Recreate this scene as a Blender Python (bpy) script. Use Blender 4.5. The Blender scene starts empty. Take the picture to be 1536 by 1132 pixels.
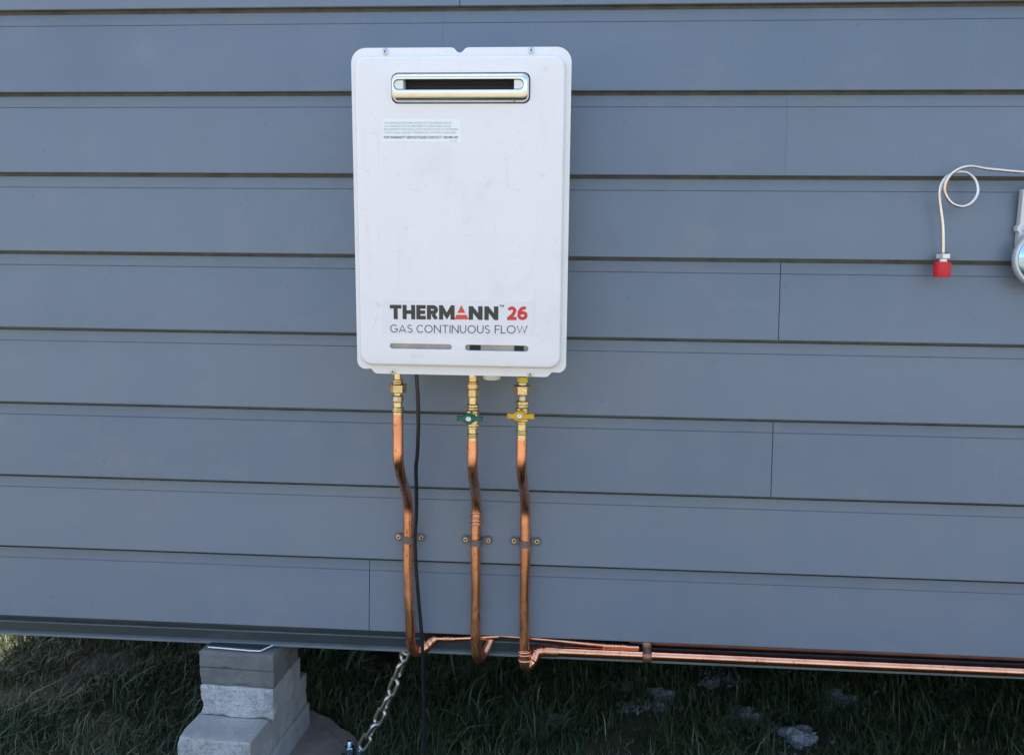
import bpy, bmesh, math, random
from math import radians as rad, sin, cos, pi
from mathutils import Vector as V, Matrix, noise
random.seed(7)
S = bpy.context.scene
COL = S.collection

# ------------------------------------------------------------------ camera
YAW, PIT, ROL, FPX = -0.0745667640, 0.134461675, 0.0109512487, 1350.0
CAM = V((0, -1.7018, 1.10))
cy_, sy_, cp_, sp_ = cos(YAW), sin(YAW), cos(PIT), sin(PIT)
FWD = V((sy_*cp_, cy_*cp_, -sp_)); R0 = V((cy_, -sy_, 0)); U0 = R0.cross(FWD)
RGT = cos(ROL)*R0 + sin(ROL)*U0; UPV = -sin(ROL)*R0 + cos(ROL)*U0
cd = bpy.data.cameras.new('camera'); cam = bpy.data.objects.new('camera', cd); COL.objects.link(cam)
cam.matrix_world = Matrix(((RGT.x, UPV.x, -FWD.x, CAM.x), (RGT.y, UPV.y, -FWD.y, CAM.y), (RGT.z, UPV.z, -FWD.z, CAM.z), (0, 0, 0, 1)))
cd.sensor_width = 36; cd.lens = 36*FPX/1536; cd.clip_end = 600; cd.clip_start = .02
S.camera = cam

# ------------------------------------------------------------------ light
SUN_EL, SUN_ROT = rad(68), rad(-32)
w = bpy.data.worlds.new('World'); S.world = w; w.use_nodes = True
nt = w.node_tree
sky = nt.nodes.new('ShaderNodeTexSky'); sky.sky_type = 'NISHITA'; sky.sun_disc = False
sky.sun_elevation = SUN_EL; sky.sun_rotation = SUN_ROT; sky.dust_density = 2.5
nt.links.new(sky.outputs[0], nt.nodes['Background'].inputs[0])
nt.nodes['Background'].inputs[1].default_value = 0.13
sd = bpy.data.lights.new('sun', 'SUN'); sd.energy = 4.2; sd.angle = rad(.5); sd.color = (1, .93, .82)
so = bpy.data.objects.new('sun', sd); COL.objects.link(so)
sdir = V((sin(SUN_ROT)*cos(SUN_EL), cos(SUN_ROT)*cos(SUN_EL), sin(SUN_EL)))
so.location = sdir*30; so.rotation_euler = sdir.to_track_quat('Z', 'Y').to_euler()
S.view_settings.view_transform = 'Standard'; S.view_settings.look = 'None'
S.view_settings.gamma = 1; S.view_settings.use_curve_mapping = False
S.view_settings.exposure = 1.90

# ------------------------------------------------------------------ helpers
def pray(x, y):
    return RGT*((x-768)/FPX) - UPV*((y-566)/FPX) + FWD
def G(x, y, Y=0.0):            # point at real depth Y seen at photo position x, y
    v = pray(x, y); return CAM + v*((Y-CAM.y)/v.y)
def GZ(x, y, Z=0.0):
    v = pray(x, y); return CAM + v*((Z-CAM.z)/v.z)

def tag(o, label=None, cat=None, group=None, kind=None):
    if label: o['label'] = label
    if cat: o['category'] = cat
    if group: o['group'] = group
    if kind: o['kind'] = kind
    return o
def thing(name, loc, label, cat, group=None):
    o = bpy.data.objects.new(name, None); COL.objects.link(o); o.location = loc
    o.empty_display_size = .05
    return tag(o, label, cat, group)
def link(name, me, mat, parent=None, world=True):
    o = bpy.data.objects.new(name, me); COL.objects.link(o)
    if mat is not None and not me.materials: me.materials.append(mat)
    if parent is not None: o.parent = parent
    return o
def fin(name, bm, mat, parent=None, smooth=True, origin=None):
    """bm in world space -> object whose origin is `origin` (or the parent's)"""
    bmesh.ops.recalc_face_normals(bm, faces=bm.faces)
    off = V((0, 0, 0))
    if parent is not None:
        p = parent
        while p is not None: off += p.location; p = p.parent
    if origin is not None:
        loc = V(origin)
    else: loc = off.copy()
    bmesh.ops.translate(bm, verts=bm.verts, vec=-loc)
    me = bpy.data.meshes.new(name)
    bm.to_mesh(me); bm.free()
    if smooth:
        for p in me.polygons: p.use_smooth = True
        try: me.set_sharp_from_angle(angle=rad(38))
        except Exception: pass
    o = link(name, me, mat, parent); o.location = loc - off
    return o

def box(bm, x0, x1, y0, y1, z0, z1, bev=0):
    r = bmesh.ops.create_cube(bm, size=1)
    vs = r['verts']
    for v in vs:
        v.co = V(((x0+x1)/2+v.co.x*(x1-x0), (y0+y1)/2+v.co.y*(y1-y0), (z0+z1)/2+v.co.z*(z1-z0)))
    if bev:
        es = list({e for v in vs for e in v.link_edges})
        bmesh.ops.bevel(bm, geom=es, offset=bev, segments=2, profile=.6, affect='EDGES')
    return vs
def spline(pts, n=8):
    pts = [V(p) for p in pts]; out = []
    P = [pts[0]*2-pts[1]]+pts+[pts[-1]*2-pts[-2]]
    for i in range(1, len(P)-2):
        a, b, c, d = P[i-1:i+3]
        for k in range(n):
            t = k/n
            out.append(.5*((2*b)+(c-a)*t+(2*a-5*b+4*c-d)*t*t+(3*b-a-3*c+d)*t**3))
    out.append(pts[-1]); return out
def tube(bm, pts, r, seg=16, cap=True, closed=False):
    pts = [V(p) for p in pts]; n = len(pts)
    rr = r if isinstance(r, (list, tuple)) else [r]*n
    rings = []; up = None
    for i, p in enumerate(pts):
        if closed: t = (pts[(i+1) % n]-pts[i-1]).normalized()
        else: t = (pts[min(i+1, n-1)]-pts[max(i-1, 0)]).normalized()
        if up is None:
            up = V((0, 0, 1)) if abs(t.z) < .9 else V((0, 1, 0))
        up = (up - t*up.dot(t)).normalized()
        s = t.cross(up)
        rings.append([bm.verts.new(p+(up*cos(2*pi*k/seg)+s*sin(2*pi*k/seg))*rr[i]) for k in range(seg)])
    m = n if closed else n-1
    for i in range(m):
        a, b = rings[i], rings[(i+1) % n]
        for k in range(seg):
            bm.faces.new((a[k], a[(k+1) % seg], b[(k+1) % seg], b[k]))
    if cap and not closed:
        bm.faces.new(rings[0]); bm.faces.new(rings[-1])
def lathe(bm, c, prof, axis=V((0, 0, 1)), seg=24, rot=0):
    """prof: [(distance along axis, radius)]"""
    axis = V(axis).normalized()
    u = axis.orthogonal().normalized(); 
    if abs(axis.z) > .99: u = V((1, 0, 0))
    w_ = axis.cross(u); rings = []
    for h, r in prof:
        rings.append([bm.verts.new(V(c)+axis*h+(u*cos(2*pi*k/seg+rot)+w_*sin(2*pi*k/seg+rot))*max(r, 1e-5)) for k in range(seg)])
    for a, b in zip(rings, rings[1:]):
        for k in range(seg): bm.faces.new((a[k], a[(k+1) % seg], b[(k+1) % seg], b[k]))
    bm.faces.new(rings[0]); bm.faces.new(rings[-1])
def torus(bm, c, axis, R, r, seg=28, s2=8):
    axis = V(axis).normalized(); u = axis.orthogonal().normalized(); w_ = axis.cross(u)
    tube(bm, [V(c)+(u*cos(2*pi*k/seg)+w_*sin(2*pi*k/seg))*R for k in range(seg)], r, s2, closed=True)
def rrect(cx, cz, wd, h, r, n=8):
    out = []
    for (sx, sz, a0) in ((1, 1, 0), (-1, 1, 90), (-1, -1, 180), (1, -1, 270)):
        for k in range(n+1):
            a = rad(a0+90*k/n)
            out.append((cx+sx*(wd/2-r)+cos(a)*r, cz+sz*(h/2-r)+sin(a)*r))
    return out
def ring_stack(bm, loops, cap_last=False):
    """loops: list of (list of (x,z), y) with equal counts"""
    R = [[bm.verts.new((x, y, z)) for x, z in L] for L, y in loops]
    for a, b in zip(R, R[1:]):
        n = len(a)
        for k in range(n): bm.faces.new((a[k], a[(k+1) % n], b[(k+1) % n], b[k]))
    if cap_last: bm.faces.new(R[-1])
    return R
def sheet_holes(bm, outer, holes):
    """planar fill between vertex loops (lists of BMVerts)"""
    es = []
    for L in [outer]+holes:
        for k in range(len(L)):
            e = bm.edges.get((L[k], L[(k+1) % len(L)]))
            if e is None: e = bm.edges.new((L[k], L[(k+1) % len(L)]))
            es.append(e)
    bmesh.ops.triangle_fill(bm, edges=es, use_beauty=True, use_dissolve=False)

# ------------------------------------------------------------------ materials
class M:
    def __init__(s, name, col=(.5, .5, .5), rough=.5, metal=0, **kw):
        s.m = bpy.data.materials.new(name); s.m.use_nodes = True
        s.n = s.m.node_tree.nodes; s.l = s.m.node_tree.links
        s.b = s.n['Principled BSDF']
        s.b.inputs['Base Color'].default_value = (*col, 1)
        s.b.inputs['Roughness'].default_value = rough
        s.b.inputs['Metallic'].default_value = metal
        for k, v in kw.items(): s.b.inputs[k].default_value = v
        s.tc = s.n.new('ShaderNodeTexCoord')
        s.geo = s.n.new('ShaderNodeNewGeometry')
        s.col = None; s.h = None
    def noise(s, scale, detail=4, rough=.55, stretch=(1, 1, 1), off=(0, 0, 0), world=True):
        mp = s.n.new('ShaderNodeMapping'); mp.inputs['Scale'].default_value = stretch; mp.inputs['Location'].default_value = off
        s.l.new(s.geo.outputs['Position'] if world else s.tc.outputs['Object'], mp.inputs[0])
        t = s.n.new('ShaderNodeTexNoise'); t.inputs['Scale'].default_value = scale; t.inputs['Detail'].default_value = detail; t.inputs['Roughness'].default_value = rough
        s.l.new(mp.outputs[0], t.inputs['Vector']); return t.outputs['Fac']
    def rng(s, x, a, b, c=0, d=1, smooth=True):
        t = s.n.new('ShaderNodeMapRange'); t.inputs[1].default_value = a; t.inputs[2].default_value = b; t.inputs[3].default_value = c; t.inputs[4].default_value = d
        if smooth: t.interpolation_type = 'SMOOTHSTEP'
        s.l.new(x, t.inputs[0]); return t.outputs[0]
    def mul(s, a, b, op='MULTIPLY'):
        t = s.n.new('ShaderNodeMath'); t.operation = op
        for i, v in enumerate((a, b)):
            if hasattr(v, 'node'): s.l.new(v, t.inputs[i])
            else: t.inputs[i].default_value = v
        return t.outputs[0]
    def mix(s, fac, c, mode='MIX'):
        t = s.n.new('ShaderNodeMix'); t.data_type = 'RGBA'; t.blend_type = mode
        if hasattr(fac, 'node'): s.l.new(fac, t.inputs[0])
        else: t.inputs[0].default_value = fac
        if s.col is None: t.inputs[6].default_value = s.b.inputs['Base Color'].default_value
        else: s.l.new(s.col, t.inputs[6])
        if hasattr(c, 'node'): s.l.new(c, t.inputs[7])
        else: t.inputs[7].default_value = (*c, 1)
        s.col = t.outputs[2]; s.l.new(s.col, s.b.inputs['Base Color']); return s
    def rough(s, x): s.l.new(x, s.b.inputs['Roughness']); return s
    def metal(s, x): s.l.new(x, s.b.inputs['Metallic']); return s
    def bump(s, x, dist=.001, strength=1):
        t = s.n.new('ShaderNodeBump'); t.inputs['Distance'].default_value = dist; t.inputs['Strength'].default_value = strength
        s.l.new(x, t.inputs['Height'])
        if s.h is not None: s.l.new(s.h, t.inputs['Normal'])
        s.h = t.outputs[0]; s.l.new(s.h, s.b.inputs['Normal']); return s
    def attr(s, name):
        t = s.n.new('ShaderNodeAttribute'); t.attribute_name = name; return t
    def sep(s, world=True):
        t = s.n.new('ShaderNodeSeparateXYZ'); s.l.new(s.geo.outputs['Position'] if world else s.tc.outputs['Object'], t.inputs[0]); return t.outputs
    def rand(s):
        t = s.n.new('ShaderNodeObjectInfo'); return t.outputs['Random']

# painted fibre-cement weatherboard
mb = M('board_paint', (.142, .176, .224), .36)
mb.mix(mb.rng(mb.noise(1.7, 5, .6), .35, .7), (.118, .156, .200))
mb.mix(mb.rng(mb.rand(), 0, 1, 0, .6), (.160, .195, .232))
mb.mix(mb.rng(mb.noise(7, 6, .72, (1, 1, 1.6)), .50, .75, 0, .42), (.20, .215, .225))          # dusty rub marks
mb.mix(mb.rng(mb.noise(170, 2, .4, off=(3, 1, 2)), .75, .775, 0, .6), (.07, .075, .08))       # dirt specks
zz = mb.sep()[2]
mb.mix(mb.mul(mb.rng(zz, .75, .34), mb.rng(mb.noise(24, 6, .75), .50, .68, 0, .28)), (.21, .205, .185))   # splashed soil low on the wall
mb.mix(mb.rng(mb.noise(14, 5, .75, (1.6, 1, .16), off=(7, 2, 0)), .60, .78, 0, .30), (.215, .225, .235))      # faint water runs
mb.rough(mb.rng(mb.noise(5, 5, .65), .3, .7, .26, .50))
mb.bump(mb.noise(3.5, 3, .5, (.6, 1, 1)), .006, .6); mb.bump(mb.noise(420, 3, .6), .00015, .7)
WALL = mb.m
mj = M('joint_sealant', (.085, .10, .125), .7); SEAL = mj.m
m = M('board_underside_shade', (.125, .135, .13), .7); m.mix(m.rng(m.noise(30, 4), .4, .7), (.085, .095, .09)); LAPSHADE = m.m  # grey underside paint; in the rebate it paints the lap's shadow line darker
m = M('enamel_cover', (.80, .785, .78), .30, **{'Coat Weight': .25, 'Coat Roughness': .15})
m.mix(m.rng(m.noise(7, 6, .68, (1, 1, .8), world=False), .50, .80, 0, .4), (.60, .595, .60))
m.mix(m.rng(m.noise(26, 6, .75, (1, 1, 1.6), off=(4, 0, 1), world=False), .58, .76, 0, .36), (.40, .39, .385))
m.mix(m.rng(m.noise(34, 5, .7, (1.8, 1, .14), off=(6, 0, 2), world=False), .58, .76, 0, .28), (.52, .50, .47))
m.mix(m.rng(m.noise(95, 3, .5, (2.2, 1, .5), off=(1, 0, 5), world=False), .70, .76, 0, .3), (.30, .28, .26))
m.rough(m.rng(m.noise(9, 5, .6, world=False), .3, .7, .26, .42))
m.bump(m.noise(5, 2, .4, world=False), .003, .35); m.bump(m.noise(900, 2, .5, world=False), .00005, .5)
ENAMEL = m.m
m = M('galvanised_body', (.62, .63, .62), .42, .85); m.mix(m.rng(m.noise(60, 4), .4, .65, 0, .5), (.48, .49, .5)); GALV = m.m
m = M('stainless_louvre', (.76, .77, .78), .17, 1); m.mix(m.rng(m.noise(22, 5, .7, (1, 1, 3)), .52, .7, 0, .35), (.62, .52, .42))
m.rough(m.rng(m.noise(40, 4, .6, (.15, 1, 1)), .3, .7, .13, .25)); STEEL = m.m
m = M('black_cavity', (.012, .012, .013), .6); BLACK = m.m
m = M('grey_plate', (.42, .40, .36), .45, .3); m.mix(m.rng(m.noise(50, 4), .4, .7, 0, .5), (.28, .27, .25)); PLATE = m.m
m = M('white_plastic', (.80, .80, .78), .4); m.mix(m.rng(m.noise(60, 5, .7), .5, .7, 0, .3), (.55, .54, .52)); PLASTIC = m.m
m = M('paper_label', (.84, .86, .87), .35); LABEL = m.m
m = M('clear_film', (.74, .745, .76), .12, 0, **{'Coat Weight': .6, 'Coat Roughness': .04})
m.bump(m.noise(45, 4, .6, (1, 1, 1)), .0006, .6); FILM = m.m
INK = M('ink_dark', (.035, .036, .032), .4).m
INKGREY = M('ink_grey', (.30, .34, .35), .5).m
RED = M('ink_red', (.62, .035, .035), .4).m
ORANGE = M('ink_orange_red', (.68, .075, .035), .4).m
def copper(name, spots=1.0, dark=0.35, r0=.18, r1=.40):
    m = M(name, (.87, .43, .265), .25, 1)
    m.mix(m.rng(m.noise(13, 5, .65, (1, 1, .5)), .42, .68, 0, dark), (.56, .22, .13))
    h = m.attr('heat').outputs['Fac']
    m.mix(m.rng(m.mul(h, m.rng(m.noise(30, 4, .6), .2, .8, .75, 1.25)), .05, 1, 0, .85), (.36, .17, .125))
    sp = m.rng(m.noise(130, 3, .6, (1, 1, .55), off=(2, 7, 1)), .60, .66, 0, spots)
    sp2 = m.mul(sp, m.rng(m.noise(9, 3, .5, off=(5, 5, 5)), .42, .6, 0, 1))
    m.mix(sp2, (.36, .10, .05))
    m.mix(m.rng(m.noise(70, 6, .8, (1, 1, .22), off=(4, 4, 4)), .58, .70, 0, .55), (.42, .20, .12))
    m.rough(m.rng(m.noise(40, 5, .6, (1, 1, .3)), .3, .75, r0, r1))
    m.bump(m.noise(55, 4, .6, (1, 1, .4)), .0008, .6)
    return m.m
COPPER = copper('copper_tube', 1, .55); COPPER2 = copper('copper_tube_new', .6, .5); COPPER3 = copper('copper_tube_polished', .8, .6, .10, .22)
m = M('shaded_copper', (.15, .065, .05), .42, 1); m.mix(m.rng(m.noise(30, 5, .6), .4, .7, 0, .6), (.07, .035, .03)); SHADECU = m.m  # darkened copper: shade under the board edge put into the colour
m = M('brass', (.68, .53, .29), .26, 1)
m.mix(m.rng(m.noise(60, 5, .65), .42, .66, 0, .7), (.56, .44, .24)); m.mix(m.rng(m.noise(160, 3, .6), .56, .64, 0, .6), (.85, .80, .55))
m.rough(m.rng(m.noise(90, 4), .3, .7, .18, .4)); m.bump(m.noise(220, 3), .0004, .6); BRASS = m.m
m = M('brass_pale', (.74, .65, .40), .24, 1); m.mix(m.rng(m.noise(120, 4, .65), .45, .62, 0, .6), (.62, .50, .28)); m.bump(m.noise(200, 3), .0004, .6); BRASSP = m.m
m = M('nickel_plated', (.62, .58, .50), .3, 1); m.mix(m.rng(m.noise(120, 4, .65), .45, .62, 0, .6), (.35, .30, .22)); NICKEL = m.m
m = M('screw_steel', (.62, .64, .66), .28, 1); SCREW = m.m
GREEN = M('green_plastic', (.005, .13, .085), .35).m
YELLOW = M('yellow_plastic', (.80, .43, .015), .35).m
TAPE = M('yellow_tape', (.70, .60, .04), .45).m
m = M('rubber_cable', (.012, .014, .016), .33); m.bump(m.noise(90, 3), .0003, .4); CABLE = m.m
m = M('grey_clip', (.19, .15, .145), .5, .35); m.mix(m.rng(m.noise(90, 4), .4, .7, 0, .5), (.10, .09, .095)); CLIP = m.m
m = M('brown_clip', (.30, .16, .11), .4, .8); CLIPB = m.m
m = M('chassis_paint', (.030, .045, .055), .38); m.mix(m.rng(m.noise(14, 5, .65, (.3, 1, 1)), .5, .7, 0, .5), (.09, .10, .10))
m.bump(m.noise(70, 4), .0004, .5); CHASSIS = m.m
m = M('chassis_lit_edge', (.17, .20, .215), .42); m.mix(m.rng(m.noise(22, 5, .65, (.4, 1, 1)), .45, .7, 0, .6), (.10, .11, .11)); LITEDGE = m.m  # lighter copy of the beam colour: skylight painted onto ledge and flange
m = M('timber', (.16, .12, .08), .8); TIMBER = m.m
def concrete(name, c, c2, pit=1.0):
    m = M(name, c, .9)
    m.mix(m.rng(m.noise(14, 6, .65), .38, .68), c2)
    m.mix(m.rng(m.noise(95, 8, .85), .50, .62, 0, .62*pit), tuple(x*.42 for x in c))
    m.mix(m.rng(m.noise(120, 8, .85, off=(5, 3, 2)), .54, .66, 0, .6*pit), tuple(min(.8, x*1.6) for x in c))
    m.mix(m.rng(m.noise(6, 5, .7, off=(1, 8, 2)), .5, .68, 0, .5), (c[0]*.6, c[1]*.57, c[2]*.5))
    m.bump(m.noise(190, 4, .65), .0045*pit, .9); m.bump(m.noise(35, 4), .002, .6); return m.m
CONC = concrete('concrete_block', (.36, .37, .365), (.27, .28, .275), .55)
CONCR = concrete('concrete_rough_face', (.52, .53, .53), (.33, .34, .35), 1.6)
PAVE = concrete('concrete_paver', (.165, .168, .165), (.125, .127, .125), .45)
FOOT = concrete('concrete_footing', (.30, .25, .22), (.20, .165, .14), .5)
m = M('chain_zinc', (.55, .54, .50), .36, 1); m.mix(m.rng(m.noise(60, 5, .65), .45, .65, 0, .7), (.36, .33, .28)); m.bump(m.noise(150, 3), .0005, .6); CHAIN = m.m
m = M('zinc_bolt', (.45, .58, .72), .25, 1); ZINC = m.m
m = M('quartz', (.50, .52, .56), .8); m.mix(m.rng(m.rand(), 0, 1, 0, .75), (.17, .17, .175)); m.mix(m.rng(m.noise(90, 6, .75), .45, .6, 0, .8), (.26, .26, .27)); m.mix(m.rng(m.noise(24, 4, .6, off=(3, 3, 3)), .55, .66, 0, .8), (.12, .09, .07))
m.bump(m.noise(130, 6, .75), .012, 1); ROCK = m.m
m = M('pigtail_tube', (.70, .67, .65), .20, 1); m.mix(m.rng(m.noise(30, 4), .42, .66, 0, .6), (.66, .52, .45)); PIGTAIL = m.m
m = M('die_cast', (.60, .62, .62), .35, .35); m.mix(m.rng(m.noise(60, 4), .45, .7, 0, .3), (.45, .46, .46)); CAST = m.m
m = M('regulator_plate', (.42, .60, .80), .12, .9); REGP = m.m
REDCAP = M('red_plastic', (.62, .012, .025), .38).m

# ------------------------------------------------------------------ ground
def gz(x, y):
    return .012*noise.noise(V((x*2.1, y*2.1, 0)))+.006*noise.noise(V((x*7, y*7, 3)))
m = M('soil_and_grass', (.055, .048, .032), .95)
m.mix(m.rng(m.noise(3.2, 6, .7), .38, .6), (.085, .082, .035))
m.mix(m.rng(m.noise(18, 6, .75), .48, .62, 0, .8), (.045, .060, .022))
far = m.n.new('ShaderNodeVectorMath'); far.operation = 'LENGTH'; m.l.new(m.geo.outputs['Position'], far.inputs[0])
dry = m.rng(far.outputs['Value'], 1.1, 2.4, 0, .9)
m.mix(dry, (.225, .185, .13))                                   # dry mown yard beyond the lush strip by the cabin
m.mix(m.mul(dry, m.rng(m.noise(2.3, 6, .75), .45, .62, 0, .6)), (.17, .15, .065))
m.bump(m.noise(40, 6, .7), .02, .8); m.bump(m.noise(260, 3, .6), .004, .8)
SOIL = m.m
bm = bmesh.new()
xs = [-300, -120, -50, -20, -10, -5, -3.4]+[-2.6+.08*i for i in range(66)]+[3.4, 5, 10, 20, 50, 120, 300]
ys = [-300, -120, -50, -20, -10, -5, -3, -2, -1.3]+[-.9+.08*i for i in range(35)]+[2.4, 3.4, 5, 10, 20, 50, 120, 300]
grid = [[bm.verts.new((x, y, gz(x, y) if abs(x) < 4 and abs(y) < 3 else 0)) for x in xs] for y in ys]
for j in range(len(ys)-1):
    for i in range(len(xs)-1): bm.faces.new((grid[j][i], grid[j][i+1], grid[j+1][i+1], grid[j+1][i]))
tag(fin('ground', bm, SOIL), kind='structure')

# grass: real blades, denser where the photograph looks
m = M('grass_blade', (.024, .050, .014), .5)
at = m.attr('tint')
m.mix(m.rng(at.outputs['Fac'], .30, .75, 0, 1), (.050, .075, .022))
m.mix(m.rng(at.outputs['Fac'], .84, .9, 0, 1), (.20, .17, .085))
m.b.inputs['Transmission Weight'].default_value = 0
m.b.inputs['Subsurface Weight'].default_value = 0
GRASS = m.m
import numpy as np
rng = np.random.default_rng(3)
def blades(n, x0, x1, y0, y1, hmin, hmax, seed):
    r = np.random.default_rng(seed)
    x = r.uniform(x0, x1, n); y = r.uniform(y0, y1, n)
    keep = np.ones(n, bool)
    nz = np.array([noise.noise(V((a*5, b*5, 9))) for a, b in zip(x, y)])
    keep &= (nz > -.30) | (r.random(n) < .22)
    # bare soil round the footing and the pier, under the stones
    keep &= ~((((x+.65)/.19)**2+((y-.02)/.27)**2) < 1)
    for (sx, sy, sr) in BARE: keep &= ((x-sx)**2+(y-sy)**2) > sr*sr
    return x[keep], y[keep], nz[keep], r
STONES = []   # (photo x, photo y, width px, height px)
for q in [(1197, 1096, 60, 42), (1258, 1040, 70, 34), (1120, 1070, 78, 30), (832, 1075, 62, 26), (942, 1028, 34, 22),
          (992, 1043, 54, 34), (988, 1062, 24, 18), (1064, 1026, 18, 18), (946, 1062, 26, 14), (1090, 1016, 40, 14)]:
    p = GZ(q[0], q[1]+q[3]*.25, 0); STONES.append((p.x, p.y, q[2]*.00138/2, q[3]*.00138/2))
BARE = [(a, b, c*.5) for a, b, c, d in STONES]
allv, allf, tint = [], [], []
vc = 0
for (n, X0, X1, Y0, Y1, h0, h1, sd_) in ((105000, -1.75, 1.6, -.30, 1.15, .014, .058, 1), (16000, -1.9, 1.8, -1.6, -.30, .02, .06, 2),
                                        (9000, -2.2, 2.3, 1.15, 2.6, .03, .09, 4), (16000, -3.2, -1.75, -1.5, 2.4, .02, .06, 5), (3000, -1.75, 1.6, -.25, 1.1, .07, .11, 6)):
    x, y, nz, r = blades(n, X0, X1, Y0, Y1, h0, h1, sd_)
    k = len(x)
    h = r.uniform(h0, h1, k)*(.88+.6*nz)
    a = r.uniform(0, 2*pi, k); lean = r.uniform(.15, 1.5, k)*h
    fa = a+r.normal(0, .5, k)+pi/2; wd = r.uniform(.0006, .0015, k)*(1+h*4)
    z = np.array([gz(p, q) for p, q in zip(x, y)])-.003
    dx, dy = np.cos(a), np.sin(a); fx, fy = np.cos(fa)*wd, np.sin(fa)*wd
    P = np.zeros((k, 5, 3))
    P[:, 0] = np.stack([x-fx, y-fy, z], 1); P[:, 1] = np.stack([x+fx, y+fy, z], 1)
    mx, my = x+dx*lean*.35, y+dy*lean*.35
    P[:, 2] = np.stack([mx+fx*.8, my+fy*.8, z+h*.6], 1); P[:, 3] = np.stack([mx-fx*.8, my-fy*.8, z+h*.6], 1)
    P[:, 4] = np.stack([x+dx*lean, y+dy*lean, z+h*.93], 1)
    allv.append(P.reshape(-1, 3)); b = vc+np.arange(k)*5
    allf.append(np.stack([b, b+1, b+2, b+3], 1)); tint.append((np.clip(r.normal(.36, .22, k)+.25*(nz < -.1)+.20*np.clip((-.75-x)*2, 0, 1), 0, 1)))  # straw tint rising to the left paints in the hazier brightness there
    vc += k*5
vv = np.concatenate(allv); q4 = np.concatenate(allf); tt = np.concatenate(tint)
t3 = np.stack([q4[:, 3], q4[:, 2], q4[:, 0]+4], 1)
me = bpy.data.meshes.new('grass')
me.vertices.add(len(vv)); me.vertices.foreach_set('co', vv.ravel())
nl = q4.size+t3.size; me.loops.add(nl); me.loops.foreach_set('vertex_index', np.concatenate([q4.ravel(), t3.ravel()]))
me.polygons.add(len(q4)+len(t3))
ls = np.concatenate([np.arange(len(q4))*4, q4.size+np.arange(len(t3))*3]); me.polygons.foreach_set('loop_start', ls)
me.update(calc_edges=True)
at = me.attributes.new('tint', 'FLOAT', 'POINT'); at.data.foreach_set('value', np.repeat(tt, 5))
tag(link('grass', me, GRASS), kind='stuff')

# broad weed leaves among the grass: small plants
m = M('weed_leaf', (.060, .115, .035), .5); m.mix(m.rng(m.noise(40, 3), .4, .7), (.10, .14, .05)); LEAF = m.m
def weed(px, py, label, n=7, s=.03):
    p = GZ(px, py, .01); t = thing('broadleaf_weed', p, label, 'weed', 'broad leaved weeds in the grass')
    r = random.Random(int(px))
    for i in range(n):
        a = 2*pi*i/n+r.uniform(-.3, .3); L = s*r.uniform(.7, 1.2); el = r.uniform(.3, 1.0)
        bm = bmesh.new(); prev = None; d = V((cos(a)*cos(el), sin(a)*cos(el), sin(el))); sd2 = V((-sin(a), cos(a), 0))
        for k in range(6):
            u = k/5; c = d*L*u+V((0, 0, -L*.45*u*u)); ww = L*.30*sin(pi*min(1, u*.92+.06))
            row = [bm.verts.new(p+c+sd2*ww+V((0, 0, ww*.3))), bm.verts.new(p+c), bm.verts.new(p+c-sd2*ww+V((0, 0, ww*.3)))]
            if prev:
                for j in range(2): bm.faces.new((prev[j], prev[j+1], row[j+1], row[j]))
            prev = row
        fin('leaf', bm, LEAF, t)
weed(1440, 1032, 'small bright broad leaved weed under the far right of the steel beam', 6, .035)
weed(1160, 1052, 'small leafy weed in the grass between two pale stones')
weed(1075, 1100, 'little leafy weed low in the grass left of the pale stones', 6, .026)
weed(700, 1118, 'leafy weed at the bottom edge of the photo right of the black cable', 7, .028)
weed(1320, 1120, 'leafy weed at the bottom edge of the photo right of the brightest stone', 7, .03)

# stones
SL = ['largest and palest stone in the grass, near the bottom of the photo', 'pale rough stone just below the pipe, rightmost of the stones',
      'wide pale crumbly stone left of the palest stone', 'pale stone lying alone in the grass, leftmost of the stones',
      'small grey stone just below the short pipe joint', 'middle sized grey stone in the centre of the cluster of stones',
      'small grey stone at the foot of the middle cluster', 'small upright grey stone right of the middle cluster',
      'flat little grey stone left below the middle cluster', 'low dark grey stone close under the steel beam']
for (sx, sy, ra, rb), lb in zip(STONES, SL):
    bm = bmesh.new(); bmesh.ops.create_icosphere(bm, subdivisions=4, radius=1)
    off = V((sx*13, sy*7, 1))
    for v in bm.verts:
        d = 1+.62*noise.noise(v.co*1.3+off)+.34*noise.noise(v.co*3.1+off)+.20*noise.noise(v.co*8+off)+.16*noise.noise(v.co*19+off)
        v.co = V((sx+v.co.x*ra*d, sy+v.co.y*ra*.75*d, gz(sx, sy)-.001+v.co.z*max(rb*.9, .012)*d))
    tag(fin('stone', bm, ROCK, origin=(sx, sy, 0)), 'rough '+lb, 'stone', 'pale stones in the grass')

# chips and crumbs lying round the stones, too small and many to count
bm = bmesh.new(); rr9 = random.Random(11)
for sx, sy, ra, rb in STONES:
    for i in range(38):
        a = rr9.uniform(0, 2*pi); q = rr9.uniform(.5, 2.6)*ra; x, y = sx+cos(a)*q, sy+sin(a)*q*.8; s_ = rr9.uniform(.0022, .0075)
        r9 = bmesh.ops.create_icosphere(bm, subdivisions=1, radius=s_)
        for v in r9['verts']: v.co = V((x+v.co.x*rr9.uniform(.6, 1.3), y+v.co.y*rr9.uniform(.6, 1.3), gz(x, y)+.004+v.co.z*.8+rr9.uniform(0, .006)))
tag(fin('stone_chips', bm, ROCK, smooth=False), kind='stuff')

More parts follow.
